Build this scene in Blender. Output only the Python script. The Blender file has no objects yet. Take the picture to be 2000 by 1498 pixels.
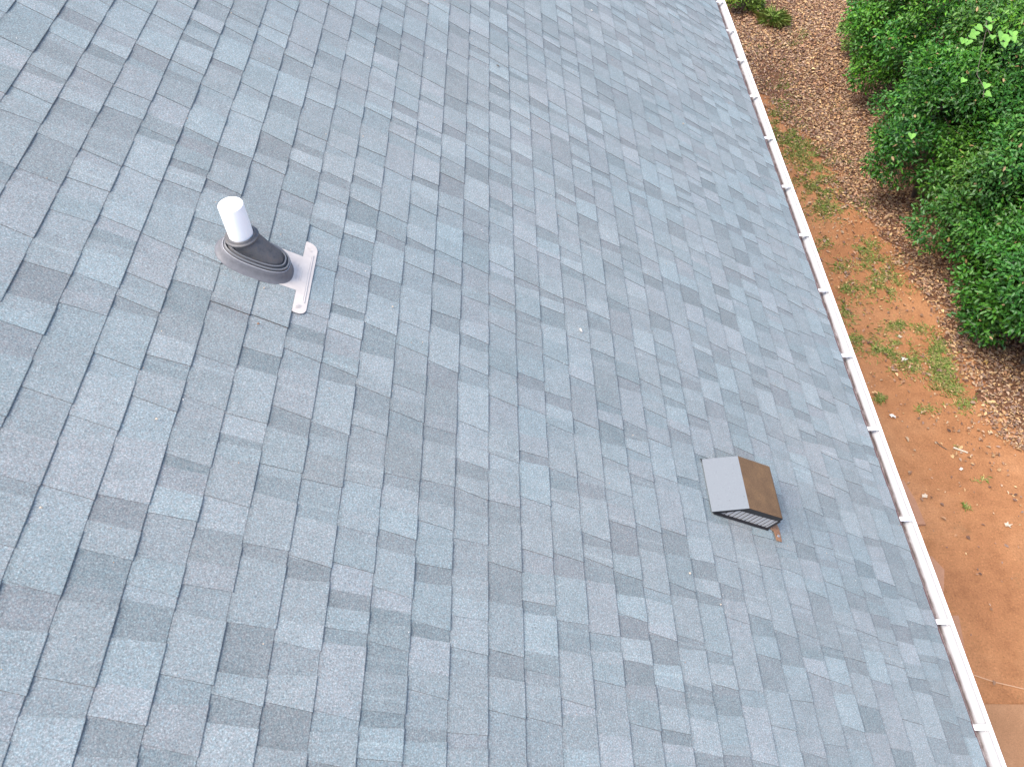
import bpy, math, random
import numpy as np
from mathutils import Matrix, Vector
random.seed(7); rng = np.random.default_rng(7)
sc = bpy.context.scene
col = sc.collection

# ------------------------------------------------------------------ camera, light, exposure
FPX, CX, CY = 1530.0, 1000.0, 749.0            # focal length and centre in photo pixels (2000 wide)
TH = math.radians(30.8)                        # roof pitch
ZE = 2.90                                      # eave height
DR = 2.27                                      # camera to roof plane, measured square to it
Hc = np.array([0.99985349, -0.01357488, 0.01042649])   # world X, Y, -Z in camera axes (right, down, forward)
Uc = np.array([-0.01711693, -0.7929516, 0.60904415])
Dc = np.array([0.0, 0.60913339, 0.79306779])
AE = 3.924                                     # slope distance of the eave edge
ZC = ZE + AE*math.sin(TH) + DR*math.cos(TH)
def wv(i): return Vector((Hc[i], Uc[i], -Dc[i]))
right, down, fwd = wv(0), wv(1), wv(2)
M = Matrix.Identity(4)
for r in range(3):
    M[r][0] = right[r]; M[r][1] = -down[r]; M[r][2] = -fwd[r]
M[2][3] = ZC
cam = bpy.data.cameras.new('camera'); co = bpy.data.objects.new('camera', cam); col.objects.link(co)
co.matrix_world = M
cam.sensor_width = 36; cam.lens = FPX/2000*36; cam.clip_end = 2000; cam.clip_start = 0.05
sc.camera = co

SUN_EL, SUN_AZ = math.radians(60), math.radians(196)    # azimuth from +X towards +Y of the direction TO the sun
w = bpy.data.worlds.new('World'); sc.world = w; w.use_nodes = True
nt = w.node_tree; bg = nt.nodes['Background']
sky = nt.nodes.new('ShaderNodeTexSky'); sky.sky_type = 'NISHITA'; sky.sun_disc = False
sky.sun_elevation = SUN_EL; sky.sun_rotation = math.radians(90) - SUN_AZ
sky.air_density = 1.0; sky.dust_density = 3.0; sky.ozone_density = 1.0
nt.links.new(sky.outputs[0], bg.inputs[0]); bg.inputs[1].default_value = 0.13
sl = bpy.data.lights.new('sun', 'SUN'); sl.energy = 1.4; sl.angle = math.radians(35); sl.color = (1.0, 0.94, 0.86)
so = bpy.data.objects.new('sun', sl); col.objects.link(so)
sd = Vector((math.cos(SUN_EL)*math.cos(SUN_AZ), math.cos(SUN_EL)*math.sin(SUN_AZ), math.sin(SUN_EL)))
so.rotation_euler = sd.to_track_quat('Z', 'Y').to_euler()
sc.view_settings.view_transform = 'Standard'; sc.view_settings.look = 'None'
sc.view_settings.exposure = 1.66; sc.view_settings.gamma = 1.0

# ------------------------------------------------------------------ helpers
cT, sT = math.cos(TH), math.sin(TH)
def R(a, b, h=0.0):
    """point on the roof: a down the slope, b along the eave, h out of the roof"""
    return (a*cT - (DR-h)*sT, b, ZC - a*sT - (DR-h)*cT)
RN = Vector((sT, 0, cT)); RV = Vector((cT, 0, -sT)); RU = Vector((0, 1, 0))
def ray(x, y):
    q = np.array([x-CX, y-CY, FPX]); return np.array([Hc@q, Uc@q, -(Dc@q)])
def G(x, y, z=0.0):
    """world point at height z seen at photo pixel x, y"""
    q = ray(x, y); t = (z-ZC)/q[2]; return (q[0]*t, q[1]*t, z)
def RP(x, y, h=0.0):
    """roof coordinates a, b at photo pixel"""
    q = ray(x, y); n = -(sT*q[0] + cT*q[2]); t = (DR-h)/n; return (t*(cT*q[0]-sT*q[2]), t*q[1])

def tag(o, label=None, cat=None, group=None, kind=None):
    if label: o['label'] = label
    if cat: o['category'] = cat
    if group: o['group'] = group
    if kind: o['kind'] = kind
    return o
def empty(name, loc, label, cat, group=None):
    o = bpy.data.objects.new(name, None); col.objects.link(o); o.location = loc; o.empty_display_size = .2
    return tag(o, label, cat, group)
def link(name, me, mat, parent=None, smooth=False):
    o = bpy.data.objects.new(name, me); col.objects.link(o)
    if mat: me.materials.append(mat)
    if smooth:
        me.polygons.foreach_set('use_smooth', [True]*len(me.polygons))
    if parent is not None:
        o.parent = parent; o.matrix_parent_inverse = Matrix.Translation(-Vector(world_loc(parent)))
    return o
def world_loc(o):
    l = Vector(o.location) if o.type == 'EMPTY' else Vector((0, 0, 0))
    return l
class MB:
    def __init__(s): s.v = []; s.f = []; s.c = []
    def add(s, vs, fs, c=None):
        n = len(s.v); s.v += [tuple(p) for p in vs]; s.f += [tuple(i+n for i in f) for f in fs]
        s.c += [c if c is not None else (1, 1, 1, 1)]*len(vs)
    def box(s, p0, p1, fr=None, c=None):
        x0, y0, z0 = p0; x1, y1, z1 = p1
        vs = [(x, y, z) for z in (z0, z1) for y in (y0, y1) for x in (x0, x1)]
        if fr: vs = [fr(*p) for p in vs]
        s.add(vs, [(0, 2, 3, 1), (4, 5, 7, 6), (0, 1, 5, 4), (2, 6, 7, 3), (0, 4, 6, 2), (1, 3, 7, 5)], c)
    def tube(s, pts, r, n=8, c=None, caps=True):
        pts = [Vector(p) for p in pts]; rr = r if isinstance(r, (list, tuple)) else [r]*len(pts)
        vs = []
        up = None
        for i, p in enumerate(pts):
            t = (pts[min(i+1, len(pts)-1)] - pts[max(i-1, 0)]).normalized()
            if up is None: up = t.orthogonal().normalized()
            up = (up - t*up.dot(t)).normalized(); w_ = t.cross(up)
            for k in range(n):
                a = 2*math.pi*k/n; vs.append(p + (up*math.cos(a) + w_*math.sin(a))*rr[i])
        fs = [(i*n+k, i*n+(k+1) % n, (i+1)*n+(k+1) % n, (i+1)*n+k) for i in range(len(pts)-1) for k in range(n)]
        if caps: fs += [tuple(reversed(range(n))), tuple((len(pts)-1)*n+k for k in range(n))]
        s.add(vs, fs, c)
    def loft(s, rings, closed_ends=(False, False), c=None):
        n = len(rings[0]); vs = [p for r_ in rings for p in r_]
        fs = [(i*n+k, i*n+(k+1) % n, (i+1)*n+(k+1) % n, (i+1)*n+k) for i in range(len(rings)-1) for k in range(n)]
        if closed_ends[0]: fs.append(tuple(reversed(range(n))))
        if closed_ends[1]: fs.append(tuple((len(rings)-1)*n+k for k in range(n)))
        s.add(vs, fs, c)
    def prism(s, poly, h0, h1, fr, c=None):
        n = len(poly); vs = [fr(x, y, h0) for x, y in poly] + [fr(x, y, h1) for x, y in poly]
        s.add(vs, [tuple(reversed(range(n))), tuple(range(n, 2*n))] + [(k, (k+1) % n, n+(k+1) % n, n+k) for k in range(n)], c)
    def build(s, name, mat, parent=None, smooth=False, color=False):
        me = bpy.data.meshes.new(name); me.from_pydata(s.v, [], s.f)
        if color:
            at = me.attributes.new('tone', 'FLOAT_COLOR', 'POINT'); at.data.foreach_set('color', np.array(s.c, dtype=np.float32).ravel())
        me.update()
        return link(name, me, mat, parent, smooth)

# ------------------------------------------------------------------ materials
def mat(name, base=(.5, .5, .5), rough=.6, metal=0.0, spec=.5):
    m = bpy.data.materials.new(name); m.use_nodes = True; b = m.node_tree.nodes['Principled BSDF']
    b.inputs['Base Color'].default_value = (*base, 1); b.inputs['Roughness'].default_value = rough
    b.inputs['Metallic'].default_value = metal; b.inputs['Specular IOR Level'].default_value = spec
    return m
def nodes(m):
    t = m.node_tree; return t, t.nodes, t.links, t.nodes['Principled BSDF']
def coords(m, scale=(1, 1, 1), obj=False):
    t, N, L, b = nodes(m); tc = N.new('ShaderNodeTexCoord'); mp = N.new('ShaderNodeMapping'); mp.inputs['Scale'].default_value = scale
    g = N.new('ShaderNodeNewGeometry'); L.new(g.outputs['Position'], mp.inputs['Vector']); return mp.outputs[0]
def noise(m, vec, scale, detail=2, rough=.5, dist=0):
    t, N, L, b = nodes(m); n = N.new('ShaderNodeTexNoise'); n.inputs['Scale'].default_value = scale
    n.inputs['Detail'].default_value = detail; n.inputs['Roughness'].default_value = rough; n.inputs['Distortion'].default_value = dist
    L.new(vec, n.inputs['Vector']); return n.outputs['Fac']
def ramp(m, fac, stops, interp='LINEAR'):
    t, N, L, b = nodes(m); r = N.new('ShaderNodeValToRGB'); r.color_ramp.interpolation = interp
    el = r.color_ramp.elements
    while len(el) < len(stops): el.new(0.5)
    for e, (p, c) in zip(el, stops):
        e.position = p; e.color = (*c, 1) if len(c) == 3 else c
    L.new(fac, r.inputs[0]); return r.outputs[0]
def mix(m, a, b_, fac, mode='MIX'):
    t, N, L, b = nodes(m); x = N.new('ShaderNodeMix'); x.data_type = 'RGBA'; x.blend_type = mode; x.clamp_factor = True
    for s_, v in ((0, fac), (6, a), (7, b_)):
        if hasattr(v, 'links'): L.new(v, x.inputs[s_])
        elif s_ == 0: x.inputs[0].default_value = v
        else: x.inputs[s_].default_value = (*v, 1)
    return x.outputs[2]
def bump(m, fac, strength, dist):
    t, N, L, b = nodes(m); n = N.new('ShaderNodeBump'); n.inputs['Strength'].default_value = strength; n.inputs['Distance'].default_value = dist
    L.new(fac, n.inputs['Height']); L.new(n.outputs[0], b.inputs['Normal'])
def setc(m, out, inp='Base Color'):
    t, N, L, b = nodes(m); L.new(out, b.inputs[inp])
def attr(m, name='tone'):
    t, N, L, b = nodes(m); a = N.new('ShaderNodeAttribute'); a.attribute_name = name; return a.outputs['Color']

# granule-coated asphalt
m_sh = mat('asphalt_shingle', rough=.82, spec=.35)
v = coords(m_sh)
g1 = noise(m_sh, v, 195, 3, .8)
gr = ramp(m_sh, g1, [(.30, (.46, .46, .48)), (.43, (.80, .81, .82)), (.54, (1.02, 1.02, 1.02)), (.65, (1.45, 1.46, 1.45)), (.76, (2.2, 2.16, 2.1))])
hue = ramp(m_sh, noise(m_sh, v, 120, 2, .8), [(.3, (.90, 1.01, 1.06)), (.5, (1, 1, 1)), (.7, (1.11, .99, .98))])
g2 = noise(m_sh, v, 1.1, 3, .6)
lg = ramp(m_sh, g2, [(.3, (.95, .975, .99)), (.7, (1.05, 1.02, 1.01))])
g3 = noise(m_sh, v, 14, 3, .6)
mg = ramp(m_sh, g3, [(.3, (.93, .94, .94)), (.7, (1.07, 1.06, 1.06))])
c = mix(m_sh, attr(m_sh), gr, 1.0, 'MULTIPLY'); c = mix(m_sh, c, hue, 1.0, 'MULTIPLY'); c = mix(m_sh, c, lg, 1.0, 'MULTIPLY'); c = mix(m_sh, c, mg, 1.0, 'MULTIPLY')
setc(m_sh, c); bump(m_sh, g1, .35, .002)

m_white = mat('white_aluminium', (.84, .84, .84), .4)
m_trough = mat('gutter_paint', (.8, .8, .8), .42)
t, N, L, b = nodes(m_trough)
g = N.new('ShaderNodeNewGeometry'); sx = N.new('ShaderNodeSeparateXYZ'); L.new(g.outputs['Position'], sx.inputs[0])
def mrange(m, val, a0, a1, b0=0., b1=1.):
    t, N, L, b = nodes(m); r = N.new('ShaderNodeMapRange'); r.inputs[1].default_value = a0; r.inputs[2].default_value = a1
    r.inputs[3].default_value = b0; r.inputs[4].default_value = b1; L.new(val, r.inputs[0]); return r.outputs[0]
def mth(m, op, a, b_=None):
    t, N, L, bb = nodes(m); n = N.new('ShaderNodeMath'); n.operation = op
    for i, v_ in enumerate((a, b_)):
        if v_ is None: continue
        if hasattr(v_, 'links'): L.new(v_, n.inputs[i])
        else: n.inputs[i].default_value = v_
    return n.outputs[0]
GX0 = R(AE, 0)[0] - .024
v = coords(m_trough, (1, .25, 1))
nz = noise(m_trough, v, 40, 4, .7); nz2 = noise(m_trough, coords(m_trough), 260, 2, .7)
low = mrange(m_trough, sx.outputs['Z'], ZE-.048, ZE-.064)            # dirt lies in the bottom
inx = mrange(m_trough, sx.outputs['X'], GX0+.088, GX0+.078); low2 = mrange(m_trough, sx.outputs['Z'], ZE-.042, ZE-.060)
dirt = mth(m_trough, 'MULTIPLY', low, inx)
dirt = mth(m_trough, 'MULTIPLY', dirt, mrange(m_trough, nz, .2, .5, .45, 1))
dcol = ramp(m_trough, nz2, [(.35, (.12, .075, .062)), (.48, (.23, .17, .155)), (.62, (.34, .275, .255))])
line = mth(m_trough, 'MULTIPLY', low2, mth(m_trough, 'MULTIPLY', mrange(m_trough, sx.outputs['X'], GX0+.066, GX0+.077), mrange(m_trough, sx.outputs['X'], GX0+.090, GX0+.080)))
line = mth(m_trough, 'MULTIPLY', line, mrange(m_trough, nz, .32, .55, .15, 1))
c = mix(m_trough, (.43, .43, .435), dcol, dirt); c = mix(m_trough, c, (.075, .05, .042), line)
setc(m_trough, c)

m_drip = mat('brown_drip_edge', (.10, .045, .04), .6)
m_pvc = mat('white_pvc', (.92, .92, .91), .3)
m_plate = mat('painted_flashing', (.60, .55, .52), .38)
v = coords(m_plate); setc(m_plate, ramp(m_plate, noise(m_plate, v, 30, 4, .6), [(.3, (.52, .46, .41)), (.7, (.59, .53, .475))]))
m_boot = mat('grey_boot_base', (.12, .12, .13), .5, spec=.3)
v = coords(m_boot); setc(m_boot, ramp(m_boot, noise(m_boot, v, 60, 4, .7), [(.3, (.13, .13, .138)), (.7, (.17, .17, .18))]))
m_rub = mat('black_rubber', (.055, .056, .06), .5, spec=.35)
v = coords(m_rub, (1, 1, 1)); setc(m_rub, ramp(m_rub, noise(m_rub, v, 45, 5, .7), [(.35, (.075, .075, .08)), (.5, (.105, .105, .11)), (.72, (.14, .122, .105))]))
setc(m_rub, mrange(m_rub, noise(m_rub, v, 25, 3), .3, .7, .42, .62), 'Roughness')
m_rimg = mat('worn_collar_edge', (.42, .42, .44), .4); m_bead = mat('grey_rubber_ring', (.16, .163, .17), .38)
m_emb = mat('embossed_mark', (.50, .47, .45), .4)
m_vgrey = mat('vent_top_sky_reflection', (.13, .143, .158), .6, spec=.25)  # sky reflection on the brown hood's top, put into the colour as grey
v = coords(m_vgrey); sp = ramp(m_vgrey, noise(m_vgrey, v, 120, 3, .7), [(.30, (.08, .085, .09)), (.34, (.172, .188, .200)), (.62, (.180, .196, .208)), (.72, (.21, .225, .235))]); setc(m_vgrey, sp)
m_vbrown = mat('rusty_brown_vent_paint', (.2, .11, .06), .65, spec=.2)
v = coords(m_vbrown); c1 = ramp(m_vbrown, noise(m_vbrown, v, 12, 4, .65), [(.3, (.112, .068, .038)), (.5, (.135, .082, .045)), (.72, (.165, .100, .052))])
c2 = ramp(m_vbrown, noise(m_vbrown, v, 260, 2, .8), [(.3, (.7, .7, .72)), (.7, (1.3, 1.28, 1.22))]); setc(m_vbrown, mix(m_vbrown, c1, c2, 1., 'MULTIPLY'))
m_dark = mat('dark_vent_paint_and_shade', (.016, .015, .017), .5)  # dark trim; shade of the skirt and recessed side is in this colour too
m_slat = mat('pale_vent_slat', (.42, .42, .42), .45)
m_rust = mat('rust_brown_strap', (.26, .13, .065), .6)
v = coords(m_rust); setc(m_rust, ramp(m_rust, noise(m_rust, v, 90, 4, .7), [(.3, (.15, .07, .035)), (.6, (.30, .155, .08))]))
m_screw = mat('zinc_screw', (.45, .45, .47), .35, .8)
m_wood = mat('fascia_wood', (.55, .55, .54), .6)
m_brick = mat('brick_wall', (.28, .13, .09), .8)
t, N, L, b = nodes(m_brick); bt = N.new('ShaderNodeTexBrick'); bt.inputs['Scale'].default_value = 4.5
bt.inputs['Color1'].default_value = (.28, .12, .08, 1); bt.inputs['Color2'].default_value = (.22, .09, .06, 1); bt.inputs['Mortar'].default_value = (.45, .42, .38, 1)
tc = N.new('ShaderNodeTexCoord'); mp = N.new('ShaderNodeMapping'); mp.inputs['Rotation'].default_value = (math.radians(90), 0, math.radians(90)); L.new(tc.outputs['Object'], mp.inputs[0]); L.new(mp.outputs[0], bt.inputs[0]); L.new(bt.outputs[0], b.inputs['Base Color'])

# ground
m_clay = mat('red_clay', (.24, .11, .06), .9, spec=.2)
v = coords(m_clay)
c0 = ramp(m_clay, noise(m_clay, v, .9, 5, .6), [(.3, (.256, .113, .050)), (.5, (.308, .143, .063)), (.7, (.358, .180, .086))])
c1 = ramp(m_clay, noise(m_clay, v, 6, 6, .7), [(.3, (.80, .78, .76)), (.5, (1, 1, 1)), (.7, (1.12, 1.12, 1.12))])
c2 = ramp(m_clay, noise(m_clay, v, 55, 4, .8), [(.32, (.55, .55, .55)), (.44, (.94, .94, .94)), (.58, (1.05, 1.05, 1.04)), (.70, (1.6, 1.62, 1.62))])
c = mix(m_clay, c0, c1, 1., 'MULTIPLY'); c = mix(m_clay, c, c2, 1., 'MULTIPLY')
st = mrange(m_clay, noise(m_clay, v, 3.1, 5, .75), .60, .72)
c = mix(m_clay, c, (.17, .105, .05), mth(m_clay, 'MULTIPLY', st, .55)); setc(m_clay, c)
bump(m_clay, noise(m_clay, v, 40, 6, .75), .5, .012)
m_soil = mat('leaf_mould_soil', (.10, .05, .03), .95, spec=.1)
v = coords(m_soil)
setc(m_soil, ramp(m_soil, noise(m_soil, v, 24, 5, .8), [(.3, (.05, .026, .018)), (.5, (.125, .062, .036)), (.7, (.24, .125, .072))]))
bump(m_soil, noise(m_soil, v, 40, 5, .75), .6, .02)
m_paver = mat('clay_stained_paver', (.3, .2, .14), .85, spec=.2)
v = coords(m_paver); setc(m_paver, mix(m_paver, ramp(m_paver, noise(m_paver, v, 5, 5, .7), [(.3, (.285, .150, .090)), (.7, (.34, .185, .115))]), ramp(m_paver, noise(m_paver, v, 110, 2, .8), [(.3, (.85, .85, .85)), (.7, (1.12, 1.12, 1.12))]), 1., 'MULTIPLY'))
m_pad = mat('clay_stained_concrete', (.3, .2, .13), .9, spec=.2)
v = coords(m_pad); setc(m_pad, mix(m_pad, ramp(m_pad, noise(m_pad, v, 2.6, 6, .7), [(.3, (.26, .138, .070)), (.5, (.30, .160, .083)), (.7, (.345, .192, .105))]), ramp(m_pad, noise(m_pad, v, 110, 2, .8), [(.3, (.82, .82, .82)), (.7, (1.16, 1.16, 1.16))]), 1., 'MULTIPLY'))
m_leaf = mat('evergreen_leaf', rough=.45, spec=.35); setc(m_leaf, attr(m_leaf))
m_litter = mat('dry_leaf', rough=.75, spec=.25); setc(m_litter, attr(m_litter))
m_grass = mat('grass_blade', rough=.6, spec=.3); setc(m_grass, attr(m_grass))
m_bark = mat('shrub_bark', (.09, .07, .05), .9)
v = coords(m_bark); setc(m_bark, ramp(m_bark, noise(m_bark, v, 40, 4, .7), [(.3, (.05, .04, .03)), (.7, (.15, .12, .09))]))
m_pale = mat('pale_chip', (.52, .43, .33), .8, spec=.2); m_white_leaf = mat('bleached_leaf', (.60, .55, .49), .8, spec=.2)
m_wire = mat('clay_stained_cord', (.46, .29, .17), .7)

# ------------------------------------------------------------------ setting: ground
mb = MB(); mb.add([(-250, -250, 0), (250, -250, 0), (250, 250, 0), (-250, 250, 0)], [(0, 1, 2, 3)])
tag(mb.build('ground', m_clay), kind='structure')
# litter boundary, photo edge carried to the ground as X(Y)
bl = [G(1370, -160), G(1395, 0), G(1415, 60), G(1440, 130), G(1495, 205), G(1556, 262), G(1612, 330), G(1635, 385), G(1685, 430), G(1728, 470), G(1758, 525),
      G(1790, 565), G(1815, 620), G(1845, 670), G(1888, 740), G(1925, 800), G(1975, 860), G(2060, 940), G(2200, 1060)]
bY = np.array([p[1] for p in bl])[::-1]; bX = np.array([p[0] for p in bl])[::-1]
def litX(y): return np.interp(y, bY, bX)
ys = np.linspace(3.4, 26, 260)
ex = litX(ys) + .10*np.sin(ys*7.3) + .07*np.sin(ys*17.1+1) + .05*np.sin(ys*31) + .12
mb = MB(); mb.add([(x, y, .004) for x, y in zip(ex, ys)] + [(16, y, .004) for y in ys], [(i, len(ys)+i, len(ys)+i+1, i+1) for i in range(len(ys)-1)])
tag(mb.build('soil', m_soil), kind='structure')

# ------------------------------------------------------------------ house
HB0, HB1 = -2.0, 11.6
E = 0.1413; A0 = 0.004
house = empty('house', (-2.0, 5, 0), 'house under a wide slope of blue grey architectural asphalt shingles', 'house')
PAL = [(.227, .260, .260), (.231, .260, .259), (.222, .261, .262), (.237, .260, .260), (.228, .258, .257)]
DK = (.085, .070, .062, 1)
AMIN = -3.40
def piece_tones(pcs, r):
    """colour drops: mostly one tone to a tab or gap, some tabs change tone part way"""
    def one(is_t):
        u = r.random()
        if is_t: k = .85+r.random()*.07 if u < .13 else (.96+r.random()*.06 if u < .68 else 1.04+r.random()*.09)
        else: k = .78+r.random()*.09 if u < .46 else (.92+r.random()*.07 if u < .88 else 1.02+r.random()*.08)
        p = r.choice(PAL); return (p[0]*k, p[1]*k, p[2]*k, 1)
    z = []
    for b0, b1, is_t in pcs:
        c = one(is_t)
        if r.random() < .40 and b1-b0 > .09:
            m = b0+(b1-b0)*r.uniform(.25, .75)
            z += [(b0, m, c), (m, b1, one(is_t or r.random() < .5))]
        elif r.random() < .07:
            m = r.uniform(b0+.01, b1-.025); z += [(b0, m, c), (m, m+.012, (c[0]*1.13, c[1]*1.13, c[2]*1.12, 1)), (m+.012, b1, c)]
        else: z.append((b0, b1, c))
    return z
# cut-out round the pipe flashing (slope range, eave range)
CA0, CA1, CB0, CB1 = .13, .43, 2.128, 2.306
def build_slope(fr, courses, seed, cut):
    mb = MB(); r = random.Random(seed)
    T1, T2 = .0030, .0016
    for k in courses:
        a0, a1 = A0+E*(k-1), A0+E*k
        if a1 > AE: a1 = AE
        if a1-a0 < .02: continue
        up = a0-.012
        hb1 = T1+.0012*r.random()
        def hb(a, hb1=hb1, a0=a0): return .0008 + (hb1-.0008)*(a-up)/(a1-up)
        # butt line wanders a little from shingle to shingle
        segs = []; b_ = HB0 - r.random()
        while b_ < HB1: segs.append((b_, r.uniform(-.0010, .0010), r.uniform(0, .0004))); b_ += .985
        def jog(bq):
            j = segs[0]
            for s_ in segs:
                if s_[0] <= bq: j = s_
            return j
        iscut = cut and CA0 < a1-.02 and a0 < CA1-.01
        # teeth and gaps
        pcs = []; b_ = HB0; tooth = r.random() < .5
        while b_ < HB1:
            ln = r.choice([.065, .085, .11, .14, .17, .20]) if tooth else r.choice([.045, .065, .085, .11, .14])
            pcs.append([b_, min(b_+ln, HB1), tooth]); b_ += ln; tooth = not tooth
        dz = [r.uniform(.003, .010)*r.choice([1, 1, 1, -.3]) for _ in range(len(pcs)+1)]   # dovetail lean of each edge
        zones = piece_tones(pcs, r); gz = zones
        def strips(b0, b1, zs):
            out = [(max(b0, z[0]), min(b1, z[1]), z[2]) for z in zs if z[1] > b0+.004 and z[0] < b1-.004]
            if out: out[0] = (b0, out[0][1], out[0][2]); out[-1] = (out[-1][0], b1, out[-1][2])
            return out
        # lower layer, whole width
        bb = HB0
        for (s0, s1, c) in strips(HB0, HB1, gz):
            j = jog(s0)
            c = (c[0]*.98, c[1]*.98, c[2]*.985, 1)
            at, ab = up, a1+j[1]*.9-.0005
            cd = (c[0]*.74, c[1]*.74, c[2]*.75, 1); am = a0+.021  # upslope end: printed band plus occlusion shade, put into the colour
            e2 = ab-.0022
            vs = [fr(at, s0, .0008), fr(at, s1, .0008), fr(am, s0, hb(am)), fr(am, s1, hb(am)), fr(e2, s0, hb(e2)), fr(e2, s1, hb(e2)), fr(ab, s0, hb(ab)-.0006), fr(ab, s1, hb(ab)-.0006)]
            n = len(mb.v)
            mb.v += vs; mb.c += [cd, cd, c, c, c, c, (c[0]*.62, c[1]*.58, c[2]*.56, 1), (c[0]*.62, c[1]*.58, c[2]*.56, 1)]  # last strip: cut asphalt edge and butt shadow line put into the colour
            mb.f += [(n, n+2, n+3, n+1), (n+2, n+4, n+5, n+3), (n+4, n+6, n+7, n+5)]
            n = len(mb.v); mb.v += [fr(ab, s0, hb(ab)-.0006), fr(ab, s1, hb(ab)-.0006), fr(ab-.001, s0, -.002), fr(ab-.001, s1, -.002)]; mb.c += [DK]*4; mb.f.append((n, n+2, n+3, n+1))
        for q, (b0, b1, is_t) in enumerate(pcs):
            if not is_t: continue
            subs = [(b0, b1, 0, True, True)]
            if iscut and b1 > CB0-.16 and b0 < CB1+.16:
                continue
            j = jog(b0); lift = j[2] + r.random()*.0004
            e0, e1 = dz[q], dz[q+1]
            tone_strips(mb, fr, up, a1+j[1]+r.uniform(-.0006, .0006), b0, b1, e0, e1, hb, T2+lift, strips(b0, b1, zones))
        if iscut:
            for (b0, b1) in ((CB0-.19, CB0), (CB1, CB1+.20)):
                lo, hi = (b0, b1)
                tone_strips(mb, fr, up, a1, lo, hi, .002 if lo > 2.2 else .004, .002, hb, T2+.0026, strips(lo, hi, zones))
    return mb
def tone_strips(mb, fr, up, ab, b0, b1, e0, e1, hb, th, sts):
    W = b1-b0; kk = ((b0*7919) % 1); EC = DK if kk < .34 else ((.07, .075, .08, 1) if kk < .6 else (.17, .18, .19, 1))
    for i, (s0, s1, c) in enumerate(sts):
        def pos(s, a):
            f = (s-b0)/W; t = (a-up)/(ab-up)            # wider at the butt
            return s + (1-2*t)*(e0*(1-f) - e1*f)
        rows = [(up, 0, c, .74), (up+.032, 1, c, 1), (ab-.0025, 1, c, 1), (ab, 1, c, .72)]  # both ends darkened: band and edge tone with shade put into the colour
        n = len(mb.v)
        for ri, (a, _, cc, kk) in enumerate(rows):
            h = hb(a)+th*(1 if ri < 3 else .86)
            if ri == 0: h = hb(a)+.0013
            for s in (s0, s1):
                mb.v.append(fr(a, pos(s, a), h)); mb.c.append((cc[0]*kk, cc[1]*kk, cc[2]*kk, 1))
        mb.f += [(n, n+2, n+3, n+1), (n+2, n+4, n+5, n+3), (n+4, n+6, n+7, n+5)]
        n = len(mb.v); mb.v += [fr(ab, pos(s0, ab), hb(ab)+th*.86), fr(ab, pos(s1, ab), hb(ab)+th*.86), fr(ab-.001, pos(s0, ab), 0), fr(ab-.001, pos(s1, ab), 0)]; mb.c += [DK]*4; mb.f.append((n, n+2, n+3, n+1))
        for end, s in ((0, s0), (1, s1)):
            if (end == 0 and i == 0) or (end == 1 and i == len(sts)-1):
                n = len(mb.v)
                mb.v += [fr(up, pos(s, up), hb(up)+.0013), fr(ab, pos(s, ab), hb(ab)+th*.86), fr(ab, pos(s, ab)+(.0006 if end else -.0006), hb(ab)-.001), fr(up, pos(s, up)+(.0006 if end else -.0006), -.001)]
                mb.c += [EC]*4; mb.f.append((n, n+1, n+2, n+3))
k0 = int((AMIN-A0)//E)
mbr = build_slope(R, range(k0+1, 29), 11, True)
# far slope, mirrored at the ridge
ridge = R(AMIN, 0)
def RB(a, b_, h=0):
    p = R(a, b_, h); return (2*ridge[0]-p[0], b_, p[2])
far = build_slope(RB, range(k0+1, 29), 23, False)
n = len(mbr.v); mbr.v += far.v; mbr.c += far.c; mbr.f += [tuple(reversed([i+n for i in f])) for f in far.f]
# deck under the shingles
for fr in (R, RB):
    mbr.box((AMIN, HB0+.01, -.03), (AE-.006, HB1-.01, -.003), fr, DK)
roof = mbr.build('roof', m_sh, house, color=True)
mb = MB()
b_ = HB0; rr_ = random.Random(4)
while b_ < HB1-.2:
    k = rr_.uniform(.75, 1.08); p = rr_.choice(PAL); c = (p[0]*k, p[1]*k, p[2]*k, 1)
    mb.add([RB(AMIN+.13, b_, .012), RB(AMIN+.13, b_+.16, .010), (ridge[0], b_+.16, ridge[2]+.026), (ridge[0], b_, ridge[2]+.034), R(AMIN+.13, b_+.16, .010), R(AMIN+.13, b_, .012)],
           [(0, 1, 2, 3), (3, 2, 4, 5)], c); b_ += .142
mb.build('ridge_cap', m_sh, roof, color=True)
EX, EZ = R(AE, 0)[0], R(AE, 0)[2]
mb = MB(); mb.box((EX-.06, HB0+.02, EZ-.035), (EX-.0245, HB1-.02, EZ-.012))
mb.box((EX-.0240, HB0+.02, EZ-.0105), (EX+.0115, HB1-.02, EZ-.0045)); mb.build('drip_edge', m_drip, house)
mb = MB(); mb.box((EX-.055, HB0+.02, EZ-.19), (EX-.0265, HB1-.02, EZ-.036)); mb.build('fascia', m_wood, house)
LX = 2*ridge[0]-EX
mb = MB(); mb.box((LX+.03, HB0+.3, EZ-.19), (EX-.057, HB1-.3, EZ-.165)); mb.build('soffit', m_wood, house)
mb = MB(); mb.box((LX+.45, HB0+.35, -.1), (EX-.45, HB1-.35, EZ-.192))
for y in (HB0+.36, HB1-.36):
    mb.add([(LX+.45, y, EZ-.19), (EX-.45, y, EZ-.19), (EX-.45, y, EZ+.2), (ridge[0], y, ridge[2]-.06), (LX+.45, y, EZ+.2)], [(0, 1, 2, 3, 4)])
mb.build('wall', m_brick, house)

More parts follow.
